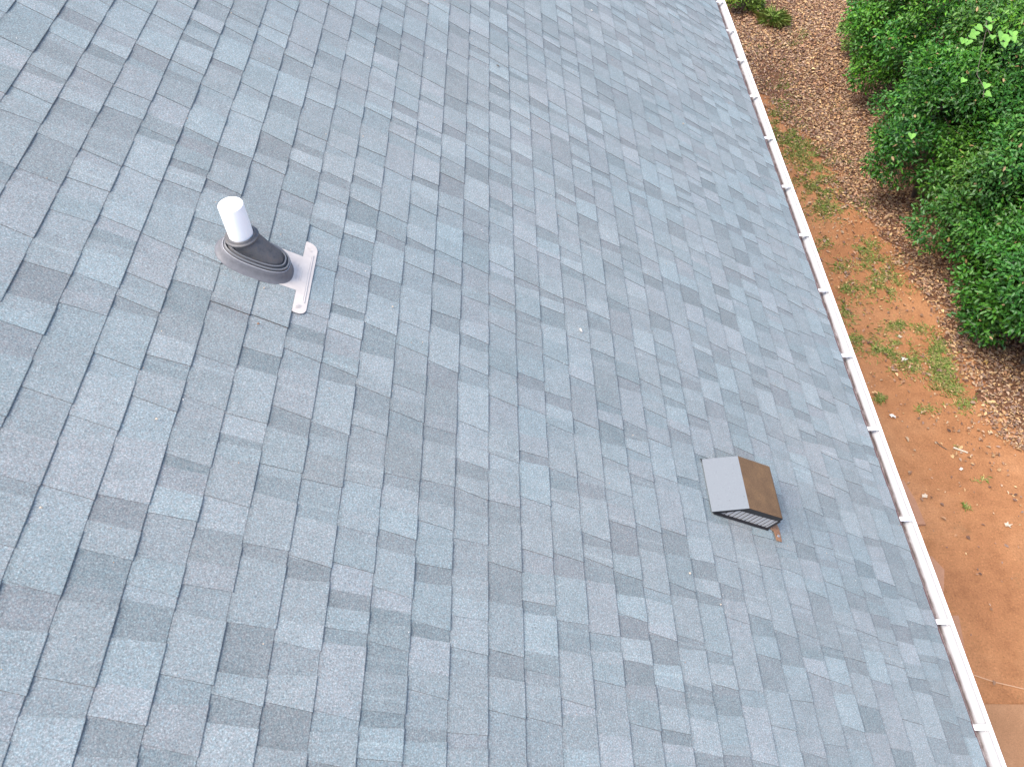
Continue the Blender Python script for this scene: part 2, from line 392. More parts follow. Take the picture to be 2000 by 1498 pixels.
# ------------------------------------------------------------------ gutter
GZ = EZ-.014
gut = empty('gutter', (EX+.05, 4.5, GZ-.1), 'white metal gutter with a dirty trough along the roof edge', 'gutter')
prof = [(0, 0), (0, -.030), (0, -.054), (.030, -.055), (.070, -.055), (.078, -.053), (.084, -.048), (.089, -.040), (.096, -.030), (.103, -.020), (.108, -.010), (.110, 0)]
def offset(pr, d_):
    out = []
    for i, p in enumerate(pr):
        a = Vector(pr[max(i-1, 0)]); c_ = Vector(pr[min(i+1, len(pr)-1)]); t_ = (c_-a).normalized(); out.append((p[0]+t_.y*d_, p[1]-t_.x*d_))
    return out
outer = offset(prof, .0014); loop = prof + outer[::-1]
yy = np.linspace(HB0, HB1, 60)
mb = MB(); rings = []
for i, y in enumerate(yy):
    wv_ = .0016*math.sin(y*1.9)+.001*math.sin(y*4.3+1); rings.append([(GX0+px_ + wv_*(px_/.11), y, GZ+pz_) for px_, pz_ in loop])
mb.loft(rings, (True, True)); mb.build('trough', m_trough, gut, smooth=False)
mb = MB(); rings = []
lip = [(.1085, .0005), (.1085, .0045), (.1110, .0062), (.1235, .0062), (.1265, .0040), (.1265, -.0085), (.1245, -.0100), (.1115, -.0100), (.1115, -.0018)]
for y in yy:
    wv_ = .0016*math.sin(y*1.9)+.001*math.sin(y*4.3+1); rings.append([(GX0+a+wv_, y, GZ+b_) for a, b_ in lip])
mb.loft(rings, (True, True)); mb.build('lip', m_white, gut)
for y in (HB0+.001, HB1-.001):
    mb = MB(); pl = [(p[0]+GX0, p[1]+GZ) for p in prof] + [(GX0+.11, GZ)]
    mb.add([(x, y, z) for x, z in pl], [tuple(range(len(pl)))]); mb.build('end_cap', m_white, gut)
hang_b = [7.922, 7.359, 6.831, 6.233, 5.617, 4.979, 4.412, 3.838, 3.245, 2.663, 2.049, 1.456, .94]
h0 = None
for i, hb_ in enumerate(hang_b):
    if h0 is None:
        mb = MB(); w_ = .0125
        def hf(x, y, z): return (GX0+x, hang_b[0]+y, GZ+z)
        mb.box((.002, -w_, .0015), (.1075, w_, .0045), hf)
        mb.box((.002, -w_, -.0005), (.1075, -w_+.002, .0014), hf); mb.box((.002, w_-.002, -.0005), (.1075, w_, .0014), hf)
        mb.box((.100, -w_, -.022), (.1015, w_, .0013), hf)
        mb.box((.002, -w_, -.020), (.0035, w_, .0013), hf)
        mb.tube([hf(-.004, 0, -.008), hf(.012, 0, -.008)], .005, 6)
        h0 = mb.build('hanger', m_white, gut); h = h0
    else:
        h = h0.copy(); col.objects.link(h); h.location = (h0.location[0], h0.location[1]+hb_-hang_b[0], h0.location[2])
        h.parent = gut; h.matrix_parent_inverse = h0.matrix_parent_inverse.copy()
        h.rotation_euler = (0, 0, 0)

# ------------------------------------------------------------------ plumbing vent
A_P, B_P = .24, 2.20
pc = Vector(R(A_P, B_P)); UPZ = Vector((0, 0, 1))
pv = empty('plumbing_vent', tuple(pc), 'white plastic vent pipe in a black rubber boot with pale metal flashing', 'vent pipe')
def ring(c_, r_, n=40, nrm=UPZ):
    u_ = Vector((1, 0, 0)); u_ = (u_-nrm*u_.dot(nrm)).normalized(); w_ = nrm.cross(u_)
    return [tuple(c_+(u_*math.cos(2*math.pi*k/n)+w_*math.sin(2*math.pi*k/n))*r_) for k in range(n)]
mb = MB(); c0 = pc
zt = .266
mb.loft([ring(c0+UPZ*.105, .0445), ring(c0+UPZ*(zt-.003), .0445), ring(c0+UPZ*(zt-.0008), .0436), ring(c0+UPZ*zt, .042), ring(c0+UPZ*zt, .030)], (False, True))
mb.build('pipe', m_pvc, pv, smooth=True)
# stadium outline in roof coordinates
def stad(ca, cb, ha, hb_, h, n=48):
    out = []
    for k in range(n):
        t_ = 2*math.pi*k/n; cx_, sy_ = math.cos(t_), math.sin(t_)
        e_ = 2.5
        x = ca + ha*math.copysign(abs(cx_)**(2/e_), cx_); y = cb + hb_*math.copysign(abs(sy_)**(2/e_), sy_)
        out.append(R(x, y, h))
    return out
CAo, CBo = .258, 2.200
mb = MB()
mb.loft([stad(CAo, CBo, .150, .093, .007), stad(CAo, CBo, .142, .086, .011), stad(CAo-.004, CBo, .134, .077, .030), stad(CAo-.006, CBo, .130, .0745, .046), stad(CAo-.006, CBo, .127, .072, .048), stad(CAo-.006, CBo, .120, .067, .046)])
mb.build('base_collar', m_boot, pv, smooth=True)
mb = MB()
def lerp_ring(rg, top, t_): return [tuple(Vector(a).lerp(Vector(b_), t_)) for a, b_ in zip(rg, top)]
c2 = pc + UPZ*.118
top = ring(c2, .054, 48)
base = stad(CAo-.006, CBo, .092, .052, .074)
Q = lambda ha_, hb_, z_: stad(CAo-.006, CBo, ha_, hb_, z_)
rings = [Q(.1225, .069, .045), Q(.1215, .068, .052), Q(.117, .065, .054), Q(.112, .061, .046), Q(.108, .058, .056), Q(.103, .055, .060), Q(.098, .051, .051), Q(.096, .050, .064), Q(.093, .0485, .068)]
for (ha_, hb_, z_, rr_q, m_q, nm) in ((.1265, .0725, .0475, .0012, m_rimg, 'collar_rim'), (.1195, .0670, .0560, .0036, m_bead, 'boot_ring'), (.1050, .0565, .0620, .0034, m_bead, 'boot_ring')):
    mq = MB(); pq = Q(ha_, hb_, z_); mq.tube(pq+[pq[0]], rr_q, 8, caps=False); mq.build(nm, m_q, pv, smooth=True)
b2 = rings[-1]
rings += [lerp_ring(b2, top, .25), lerp_ring(b2, top, .55), lerp_ring(b2, top, .85), [tuple(Vector(p)-UPZ*.004) for p in top]]
mb.loft(rings); mb.build('rubber_boot', m_rub, pv, smooth=True)
mb = MB()
mb.loft([ring(c2-UPZ*.006, .053), ring(c2-UPZ*.004, .0605), ring(c2+UPZ*.002, .0625), ring(c2+UPZ*.006, .0605), ring(c2+UPZ*.005, .0555), ring(c2+UPZ*.008, .0535), ring(c2+UPZ*.0135, .0525), ring(c2+UPZ*.015, .0495), ring(c2+UPZ*.012, .0455), ring(c2, .0447)])
mb.build('pipe_seal', m_rub, pv, smooth=True)
def arc(cx_, cy_, r_, a0, a1, n=8): return [(cx_+r_*math.cos(math.radians(a0+(a1-a0)*k/n)), cy_+r_*math.sin(math.radians(a0+(a1-a0)*k/n))) for k in range(n+1)]
poly = [(.165, CB0-.006), (.428, CB0-.002), (.428, 2.020)] + [(.434, 2.0165)] + arc(.448, 2.048, .032, -80, 0) + arc(.443, 2.362, .037, 0, 84) + [(.432, 2.399), (.428, 2.396), (.428, CB1+.004), (.30, CB1+.004), (.20, CB1-.05)]
mb = MB(); mb.prism(poly, .0060, .0078, R)
plate = mb.build('flashing_plate', m_plate, pv)
mb = MB()
mb.tube([R(.4665, 2.075, .0088), R(.4665, 2.335, .0088)], .0016, 6); mb.tube([R(.4600, 2.075, .0082), R(.4600, 2.335, .0082)], .0010, 6)
for r_ in (.012, .017, .022):
    mb.tube([R(x, y, .0086) for x, y in arc(.436, 2.060, r_, -85, 0, 8)], .0007, 5)
    mb.tube([R(x, y, .0086) for x, y in arc(.436, 2.350, r_, 0, 85, 8)], .0007, 5)
rt = random.Random(5)
for row, a_ in enumerate((.418, .429, .437)):           # worn embossed lines, no longer legible
    y = 2.178; s_ = (.0052, .0030, .0036)[row]
    while y < 2.262-(.012*row):
        for k in range(2): mb.tube([R(a_+rt.uniform(-s_, s_)*.6, y+rt.uniform(0, .003), .0086), R(a_+rt.uniform(-s_, s_)*.6, y+rt.uniform(0, .004), .0086)], .00055, 4)
        y += rt.choice([.0045, .006, .008])
mb.build('embossing', m_emb, plate)

# ------------------------------------------------------------------ exhaust vent
ev = empty('exhaust_vent', R(2.63, 1.84), 'slant topped metal exhaust vent with brown face and louvred side near the gutter', 'roof vent')
B0, B1 = 1.703, 1.977
h = .009
Pa, Ph, Qa, Qh, Ra = 2.574, .117, 2.772, .121, 2.800
def slab(pts, b0, b1):                           # closed thin sheet from a cross-section polygon
    m_ = MB(); n = len(pts); vs = [R(a, b0, z) for a, z in pts]+[R(a, b1, z) for a, z in pts]
    m_.add(vs, [tuple(range(n)), tuple(reversed(range(n, 2*n)))]+[(k, n+k, n+(k+1) % n, (k+1) % n) for k in range(n)]); return m_
slab([(2.445, h), (Pa, Ph), (Pa+.0005, Ph-.0022), (2.450, h-.002)], B0-.003, B1+.003).build('hood_top', m_vgrey, ev)
slab([(Pa+.0007, Ph), (Qa, Qh), (Qa+.010, Qh-.002), (Qa+.010, Qh-.0045), (Qa, Qh-.0025), (Pa+.0012, Ph-.0024)], B0-.003, B1+.003).build('hood_front', m_vbrown, ev)
slab([(Qa+.0102, Qh-.002), (Qa+.016, Qh-.008), (Qa+.018, Qh-.016), (Qa+.018, Qh-.034), (Qa+.0155, Qh-.034), (Qa+.0155, Qh-.016), (Qa+.0102, Qh-.006)], B0-.003, B1+.003).build('front_lip', m_dark, ev)
for s_, b_ in ((-1, B0), (1, B1)):
    y0, y1 = (b_-.0022, b_-.0004) if s_ < 0 else (b_+.0004, b_+.0022)
    slab([(2.452, h+.001), (Pa+.001, Ph-.003), (Qa, Qh-.003), (Qa+.013, Qh-.010), (Qa+.013, Qh-.034), (Pa-.02, Ph-.040), (2.490, h+.004)], y0, y1).build('side_skirt', m_dark, ev)
    # louvred side panel set in behind the skirt: slats square to the roof with dark slots between
    yi = b_+.004 if s_ < 0 else b_-.004
    m_ = MB(); m_.box((2.47, min(yi, yi-s_*.002), .006), (Ra-.004, max(yi, yi-s_*.002), .030), R)
    slab([(2.47, .006), (Pa-.02, .080), (Ra-.012, .100), (Ra-.004, .006)], yi-s_*.012, yi-s_*.010).build('side_panel', m_dark, ev)
    ms = MB(); x = 2.500
    while x < Ra-.016:
        top_ = min(.0072+(x-2.47)*.9, .088)
        ms.box((x, yi-.0012, .0085), (x+.0178, yi+.0012, top_), R); x += .0258
    ms.build('louvre', m_slat, ev)
    mb = MB(); mb.box((2.45, b_-.006 if s_ < 0 else b_-.002, .0065), (Ra+.004, b_+.002 if s_ < 0 else b_+.006, .0105), R)
    mb.box((Ra-.006, b_-.0035, .0105), (Ra+.001, b_+.0035, .088), R); mb.build('base_rail', m_dark, ev)
mb = MB()
for k in range(10): mb.box((Ra-.003, B0+.012+k*.0255, .010), (Ra-.001, B0+.030+k*.0255, .086), R)
mb.build('front_grille', m_dark, ev)
mb = MB(); mb.prism([(2.455, B0-.012), (2.80, B0-.012), (2.80, B1+.006), (2.436, B1+.006), (2.440, B1-.005), (2.452, B1-.006)], .0072, .0088, R); mb.build('flange', m_dark, ev)
mb = MB(); mb.prism([(2.823, 1.700), (2.835, 1.694), (2.839, 1.664), (2.8395, 1.650), (2.843, 1.6485), (2.872, 1.6485), (2.874, 1.652), (2.876, 1.69), (2.876, 1.72), (2.865, 1.755), (2.80, 1.755), (2.80, 1.716)], .0092, .0115, R)
st_ = mb.build('strap', m_rust, ev)
mb = MB(); cs = Vector(R(2.858, 1.676, .0116)); mb.loft([ring(cs, .0075, 12, RN), ring(cs+RN*.003, .0068, 12, RN), ring(cs+RN*.004, .004, 12, RN)], (True, True)); mb.build('screw', m_screw, st_)

# ------------------------------------------------------------------ small things on the roof
def chip(px, py, l, w_, ang, label, cat, m, name='fallen_chip', group=None, h_=.0125):
    a, b_ = RP(px, py, h_); ca, sa = math.cos(ang), math.sin(ang); mb = MB()
    pts = [(-.5, 0), (-.2, .5), (.25, .42), (.5, .05), (.2, -.45), (-.3, -.4)]
    pl = [(a+(x*l*ca-y*w_*sa), b_+(x*l*sa+y*w_*ca)) for x, y in pts]
    n = len(pl); vs = [R(x, y, h_-.0015) for x, y in pl]+[R(x, y, h_+.001+.0015*math.sin(i*2.)) for i, (x, y) in enumerate(pl)]+[R(a, b_, h_+.0035)]
    mb.add(vs, [(k, (k+1) % n, n+(k+1) % n, n+k) for k in range(n)]+[(n+k, n+(k+1) % n, 2*n) for k in range(n)])
    tag(mb.build(name, m), label, cat, group)
chip(1135, 645, .024, .010, -.9, 'white curled flake lying on the shingles between the pipe and the exhaust vent', 'flake', m_white_leaf, 'paint_flake')
chip(505, 632, .013, .006, .5, 'small orange chip on the shingle just below the pipe flashing', 'chip', m_rust)
chip(516, 562, .008, .005, 1.2, 'tiny tan chip against the lower edge of the pipe flashing', 'chip', m_pale)
chip(1348, 1119, .011, .009, .4, 'pale crumb on a dark shingle below and left of the exhaust vent', 'chip', m_pale)
chip(1408, 1180, .008, .006, .9, 'tiny pale crumb on the shingles furthest below the exhaust vent', 'chip', m_pale)
chip(306, 818, .009, .006, .3, 'cream crumb on a dark shingle far below and left of the pipe', 'chip', m_pale)
chip(80, 991, .009, .005, .2, 'tan crumb at the top of a light shingle near the left edge', 'chip', m_pale)
chip(973, 8, .020, .012, .2, 'white speck on the shingles at the top edge of the view', 'chip', m_pale) if False else None
chip(1156, 21, .022, .012, .1, 'white crumb near the top edge of the roof', 'chip', m_white_leaf)
chip(1335, 242, .018, .010, .1, 'pinkish crumb high on the roof close to the gutter', 'chip', m_pale)
chip(973, 129, .026, .008, .1, 'dark twig end on the shingles in the upper middle of the roof', 'twig', m_bark, 'twig')
chip(767, 599, .009, .006, .4, 'cream crumb on a shingle right of the pipe flashing', 'chip', m_pale)
# loose granules and seed crumbs too many to count
mb = MB(); rs = random.Random(3)
for _ in range(420):
    a, b_ = rs.uniform(-.8, 3.9), rs.uniform(.3, 7.9); s_ = rs.uniform(.0010, .0026)*(1+.12*b_); k = rs.uniform(.6, 1.1); c = rs.choice([(.55, .42, .30), (.62, .60, .56), (.45, .30, .2)])
    mb.add([R(a-s_, b_, .010), R(a, b_-s_, .010), R(a+s_, b_, .010), R(a, b_+s_*.8, .010), R(a, b_, .010+s_)], [(0, 1, 4), (1, 2, 4), (2, 3, 4), (3, 0, 4)], (c[0]*k, c[1]*k, c[2]*k, 1))
tag(mb.build('roof_crumbs', m_litter, color=True), 'scattered seed crumbs and loose grains on the shingles', 'debris', kind='stuff')

# ------------------------------------------------------------------ pavers and slab in the clay
def paver(px, h_, label, mat_=m_paver, name='paver'):
    mb = MB(); pl = [G(x, y, h_)[:2] for x, y in px]
    mb.prism(pl, -.04, h_-.006, lambda x, y, z: (x, y, z))
    cx_ = sum(p[0] for p in pl)/len(pl); cy_ = sum(p[1] for p in pl)/len(pl)
    mb.prism([(cx_+(x-cx_)*.985, cy_+(y-cy_)*.985) for x, y in pl], h_-.0065, h_, lambda x, y, z: (x, y, z))
    tag(mb.build(name, mat_), label, 'paver' if name == 'paver' else 'slab', 'clay stained pavers beside the gutter' if name == 'paver' else None)
paver([(1795, 1312), (1893, 1309), (1873, 1201), (1775, 1203)], .030, 'narrow tan paver beside the gutter, nearest the concrete slab')
paver([(1700, 1029), (1809, 1024), (1788, 975), (1765, 936), (1656, 940)], .030, 'reddish paver beside the gutter, furthest from the concrete slab')
paver([(1745, 1165), (1844, 1158), (1845, 1112), (1820, 1085), (1722, 1092)], .008, 'faint paver almost buried in the clay, between two clearer pavers')
mb = MB(); pl = [G(1820, 1373, .03)[:2], G(2300, 1377, .03)[:2], G(2300, 1800, .03)[:2], G(1900, 1800, .03)[:2]]
mb.prism(pl[::-1], -.05, .025, lambda x, y, z: (x, y, z)); mb.prism([(x+(.006 if i < 2 else 0), y-.006) for i, (x, y) in enumerate(pl)][::-1], .0245, .03, lambda x, y, z: (x, y, z))
tag(mb.build('concrete_slab', m_pad), 'flat clay stained concrete slab at the bottom right corner', 'slab')
mb = MB(); pts = [G(x, y, .006) for x, y in ((1870, 1306), (1897, 1316), (1920, 1324), (1945, 1332), (1975, 1339), (2000, 1345), (2040, 1352))]
mb.tube(pts, .0045, 6); tag(mb.build('cord', m_wire), 'thin clay stained cord lying on bare clay above the concrete slab', 'cord')

# ------------------------------------------------------------------ leaf meshes (numpy)
def leaf_mesh(name, P, T, Nn, Ln, Wd, colr, mat_, parent=None, fold=.18, tipdrop=0.0):
    """P base points, T directions, Nn normals, Ln lengths, Wd widths"""
    T = T/np.linalg.norm(T, axis=1, keepdims=True); Nn = Nn - T*np.sum(T*Nn, axis=1, keepdims=True)
    Nn /= np.maximum(np.linalg.norm(Nn, axis=1, keepdims=True), 1e-6); S = np.cross(T, Nn)
    n = len(P); L_ = Ln[:, None]; W_ = Wd[:, None]
    v0 = P; v1 = P+T*L_*.30+S*W_*.46+Nn*W_*fold; v2 = P+T*L_*.66+S*W_*.40+Nn*W_*fold*.8; v3 = P+T*L_-Nn*L_*tipdrop
    v4 = P+T*L_*.66-S*W_*.40+Nn*W_*fold*.8; v5 = P+T*L_*.30-S*W_*.46+Nn*W_*fold
    V = np.stack([v0, v1, v2, v3, v4, v5], axis=1).reshape(-1, 3)
    # two quads either side of the midrib
    idx = (np.arange(n)*6)[:, None]; F = np.concatenate([idx+np.array([0, 1, 2, 3]), idx+np.array([0, 3, 4, 5])], axis=1).reshape(-1)
    me = bpy.data.meshes.new(name); me.vertices.add(n*6); me.vertices.foreach_set('co', V.astype(np.float32).ravel())
    me.loops.add(n*8); me.loops.foreach_set('vertex_index', F.astype(np.int32))
    me.polygons.add(n*2); me.polygons.foreach_set('loop_start', (np.arange(n*2)*4).astype(np.int32)); me.polygons.foreach_set('loop_total', np.full(n*2, 4, np.int32))
    C4 = np.ones((n, 6, 4), np.float32); C4[:, :, :3] = colr[:, None, :]
    at = me.attributes.new('tone', 'FLOAT_COLOR', 'POINT'); at.data.foreach_set('color', C4.ravel())
    me.update(calc_edges=True); me.validate()
    return link(name, me, mat_, parent)
def unit(n): 
    v_ = rng.normal(size=(n, 3)); return v_/np.linalg.norm(v_, axis=1, keepdims=True)
def pick(cols, n, j=.15):
    c_ = np.array(cols)[rng.integers(0, len(cols), n)]; return c_*(1+rng.normal(0, j, (n, 1))).clip(.5, 1.6)

LEAFC = [(.038, .148, .012), (.052, .178, .012), (.026, .120, .014), (.085, .225, .014), (.032, .148, .024)]
def shrub(px, py, zc_, rx, rz, label, density=1.0, size=1.0, cols=LEAFC, name='evergreen_shrub', group='evergreen shrubs massed along the litter strip', seed=0, lum=.84):
    c_ = np.array(G(px, py, zc_)); base = (c_[0], c_[1], 0)
    root = empty(name, base, label, 'shrub', group)
    # branch clumps over the dome
    nl = int(62*rx*rz*density)+12
    d_ = unit(nl*3); d_ = d_[d_[:, 2] > -.55][:nl]
    rad = np.stack([np.full(len(d_), rx), np.full(len(d_), rx), np.full(len(d_), rz)], 1)
    rf = rng.uniform(.55, 1.0, (len(d_), 1)); cc = c_+d_*rad*rf
    cr = rng.uniform(.17, .34, len(d_))*(size**.5 if rx > .5 else .55)
    Ps, Ts, Ns, Cs, Ls = [], [], [], [], []
    for k in range(len(d_)):
        m_ = int((440 if rx > .5 else 700)*(cr[k]/.26)**2/size**2*1.0)
        q = unit(m_); q = q + d_[k]*.55 + np.array([0, 0, .35]); q /= np.linalg.norm(q, axis=1, keepdims=True)
        rr = cr[k]*rng.uniform(.45, 1.06, (m_, 1))**.6
        sq = np.array([1., 1., .8])
        # twig tips push some sprays out of the outline
        spray = 1+.35*np.clip(np.sin(q[:, :1]*7+k)*np.sin(q[:, 1:2]*6+2*k)*np.sin(q[:, 2:]*5+k*3), 0, 1)
        P_ = cc[k]+q*rr*sq*spray
        t_ = q*.55+unit(m_)*.75+np.array([0, 0, -.1]); n_ = q*.6+np.array([0, 0, .75])+unit(m_)*.55
        Ps.append(P_); Ts.append(t_); Ns.append(n_)
        base_c = np.array(cols[rng.integers(0, len(cols))])
        young = (rr[:, 0] > cr[k]*.98)
        cl = (pick(cols, m_, .2)*.5+base_c*.5)*rng.uniform(.66, 1.20)*lum
        cl[young] *= np.array([1.35, 1.22, .95]); bad = rng.random(m_) < .008; cl[bad] = (.30, .20, .09)
        Cs.append(cl); Ls.append(rng.uniform(.036, .066, m_)*size)
    P_ = np.concatenate(Ps); keep = P_[:, 2] > .02
    P_ = P_[keep]; Ln = np.concatenate(Ls)[keep]
    leaf_mesh('crown', P_, np.concatenate(Ts)[keep], np.concatenate(Ns)[keep], Ln, Ln*.46, np.concatenate(Cs)[keep], m_leaf, root)
    r_ = random.Random(seed+int(px)); nb = 9
    for i in range(5):
        mb = MB(); a_ = i*1.3+r_.random(); b0 = Vector(base)+Vector((.06*math.cos(a_), .06*math.sin(a_), -.02))
        top_ = Vector(c_)+Vector((rx*.45*math.cos(a_), rx*.45*math.sin(a_), rz*r_.uniform(.1, .5))); mid = b0.lerp(top_, .5)+Vector((0, 0, .12))
        mb.tube([b0, mid, top_], [.028, .018, .007], 6)
        for q in range(3):
            s0 = b0.lerp(mid, .7) if q == 0 else mid.lerp(top_, .25*q)
            e0 = s0+Vector((math.cos(a_+q*2)*rx*.35, math.sin(a_+q*2)*rx*.35, rz*.3)); mb.tube([s0, e0], [.011, .004], 5)
        if rx < .5 and i > 1: break
        mb.build('stem', m_bark, root)
    return root
OLIVE = [(.052, .145, .018), (.068, .172, .022), (.036, .125, .018), (.092, .185, .030)]
BLUEG = [(.026, .118, .018), (.036, .140, .020), (.054, .175, .014), (.028, .128, .018)]
shrub(1852, 58, 1.15, 1.25, 1.25, 'broad bright green shrub at the top edge of the view beside the leaf litter')
shrub(1855, 262, 1.0, .94, 1.05, 'shrub that juts furthest towards the gutter, below the broad shrub at the top edge', cols=LEAFC+BLUEG[:1])
shrub(1985, 205, 1.35, 1.15, 1.25, 'tall shrub at the right edge carrying the vine with pale heart shaped leaves', cols=LEAFC+OLIVE[:2])
shrub(1988, 388, 1.05, .85, 1.1, 'grey green shrub right of the jutting shrub, its top duller than the rest', cols=OLIVE+BLUEG[:2], size=1.0)
shrub(2028, 476, .95, .79, .95, 'dark glossy shrub overhanging the leaf litter in the middle of the right edge', cols=BLUEG+LEAFC[:2], size=1.08)
shrub(2086, 616, .8, .74, .85, 'lowest dark shrub on the right edge, nearest the bare clay', cols=BLUEG, size=1.1)
shrub(2120, 330, 1.3, 1.0, 1.2, 'green shrub mostly beyond the right edge behind the grey green shrub', cols=LEAFC+OLIVE[:1])
shrub(2010, -95, 1.3, 1.2, 1.3, 'green shrub cut by the top right corner of the view')
shrub(2150, 90, 1.5, 1.1, 1.3, 'tall shrub beyond the right edge near the top right corner')
shrub(1672, 72, .28, .27, .26, 'low fern like yellow green shrub at the foot of the broad top shrub', cols=[(.09, .20, .025), (.12, .22, .04)], name='small_shrub', group=None, size=.9)
shrub(1452, -6, .22, .30, .26, 'small yellow green shrub by the gutter at the top edge', cols=[(.15, .27, .03), (.18, .29, .04)], name='small_shrub', group=None, size=.9)

# vine with heart shaped leaves over the tall shrub
vine = empty('vine', G(1950, 90, 0), 'climbing vine with large pale heart shaped leaves over the tall shrub', 'vine')
vl = [(1907, 52, 12), (1906, 62, 12), (1894, 69, 11), (1883, 77, 10), (1892, 79, 11), (1929, 51, 10), (1928, 36, 9), (1939, 70, 8), (1960, 67, 15), (1978, 63, 11), (1977, 73, 10), (1965, 75, 10), (1960, 84, 10), (1927, 164, 10), (1884, 155, 8), (1925, 182, 9), (1781, 262, 10), (1852, 96, 6)]
def heart(n=10):
    return [(0, 0), (-.12, .22), (-.04, .44), (.2, .52), (.5, .40), (.8, .18), (1.05, 0), (.8, -.18), (.5, -.40), (.2, -.52), (-.04, -.44), (-.12, -.22)]
vpts = []
for i, (x, y, s_) in enumerate(vl):
    z = 2.70 if y < 120 else 2.62
    if x < 1870: z = 2.45
    if x == 1781: z = 2.05
    z -= .25*0
    p = Vector(G(x, y, z)); vpts.append(p); r_ = random.Random(i)
    ang = r_.uniform(-2.6, -.6); tdir = Vector((math.cos(ang), math.sin(ang), -.25)).normalized(); nn = Vector((r_.uniform(-.25, .1), r_.uniform(-.4, -.1), 1)).normalized(); nn = (nn-tdir*nn.dot(tdir)).normalized(); sd_ = tdir.cross(nn)
    L_ = s_*.0074; mb = MB(); hp = heart(); k = r_.uniform(.85, 1.1)
    vs = [p+tdir*(a*L_)+sd_*(b_*L_*1.05)+nn*(abs(b_)*L_*.25) for a, b_ in hp]+[p+tdir*(.35*L_)-nn*.002]
    mb.add(vs, [(j, (j+1) % 12, 12) for j in range(12)], (.14*k, .31*k, .05*k, 1)); mb.build('leaf', m_leaf, vine, color=True)
mb = MB(); order = [3, 2, 1, 0, 5, 6]; mb.tube([vpts[i]-Vector((0, 0, .02)) for i in order], .004, 5); mb.tube([vpts[i]-Vector((0, 0, .02)) for i in (5, 7, 8, 9, 10, 11, 12)], .004, 5)
mb.tube([vpts[5]-Vector((0, 0, .02)), vpts[5].lerp(vpts[13], .5)-Vector((0, 0, .22)), vpts[13]-Vector((0, 0, .05)), vpts[15]-Vector((0, 0, .05))], .003, 5); mb.tube([vpts[3]-Vector((0, 0, .02)), vpts[17]-Vector((0, 0, .03))], .003, 5)
mb.build('stem', m_bark, vine)

# ------------------------------------------------------------------ fallen leaves, grass
def vnoise(x, y, s, seed):
    r_ = np.random.default_rng(seed); g_ = r_.random((128, 128)); X = x*s+500; Y = y*s+500; xi = np.floor(X).astype(int); yi = np.floor(Y).astype(int); fx = X-xi; fy = Y-yi
    fx = fx*fx*(3-2*fx); fy = fy*fy*(3-2*fy); q = lambda a, b_: g_[a % 128, b_ % 128]
    return (q(xi, yi)*(1-fx)+q(xi+1, yi)*fx)*(1-fy)+(q(xi, yi+1)*(1-fx)+q(xi+1, yi+1)*fx)*fy
n = 300000
x = rng.uniform(2.6, 9.0, n); y = rng.uniform(1.0, 17.5, n)
d_ = x-litX(y)                                     # metres into the litter
fn = .55*vnoise(x, y, 1.3, 1)+.45*vnoise(x, y, 4.5, 2)
pr = np.clip((d_+.06+(fn-.5)*.55)/.2, 0, 1)
pr *= np.clip(.50+.9*vnoise(x, y, 2.2, 8), 0, 1)
# bare clay patch near the gutter high up, and thin scatter on the clay elsewhere
bp = G(1512, 160); pr *= 1-.85*np.exp(-((x-bp[0])**2/.06+(y-bp[1])**2/.5))
sc_ = .085*np.clip((y-2.2)/4, .08, 1)*np.where(fn > .5, 1.5, .5); sc_ = sc_*np.where(d_ > -.8, 1.0, .35)
pr = np.maximum(pr, sc_)
pr = np.where(d_ > 2.6, 0, pr)
kp = rng.random(n) < pr*1.0; x = x[kp]; y = y[kp]; n = len(x)
P_ = np.stack([x, y, rng.uniform(.006, .030, n)], 1); an = rng.uniform(0, 2*np.pi, n)
T_ = np.stack([np.cos(an), np.sin(an), rng.normal(0, .22, n)], 1); N_ = np.stack([rng.normal(0, .35, n), rng.normal(0, .35, n), np.ones(n)], 1)
Ln = rng.uniform(.016, .036, n)+rng.random(n)**3*.035
cl = pick([(.42, .255, .125), (.50, .335, .17), (.31, .17, .09), (.22, .13, .08), (.34, .23, .155), (.15, .085, .06), (.30, .175, .11), (.38, .27, .17), (.23, .155, .12)], n, .16)
leaf_o = leaf_mesh('fallen_leaves', P_, T_, N_, Ln, Ln*rng.uniform(.35, .7, n), cl, m_litter, fold=.25, tipdrop=.12)
tag(leaf_o, 'dry tan and brown fallen leaves spread along the shrubs', 'fallen leaves', kind='stuff')
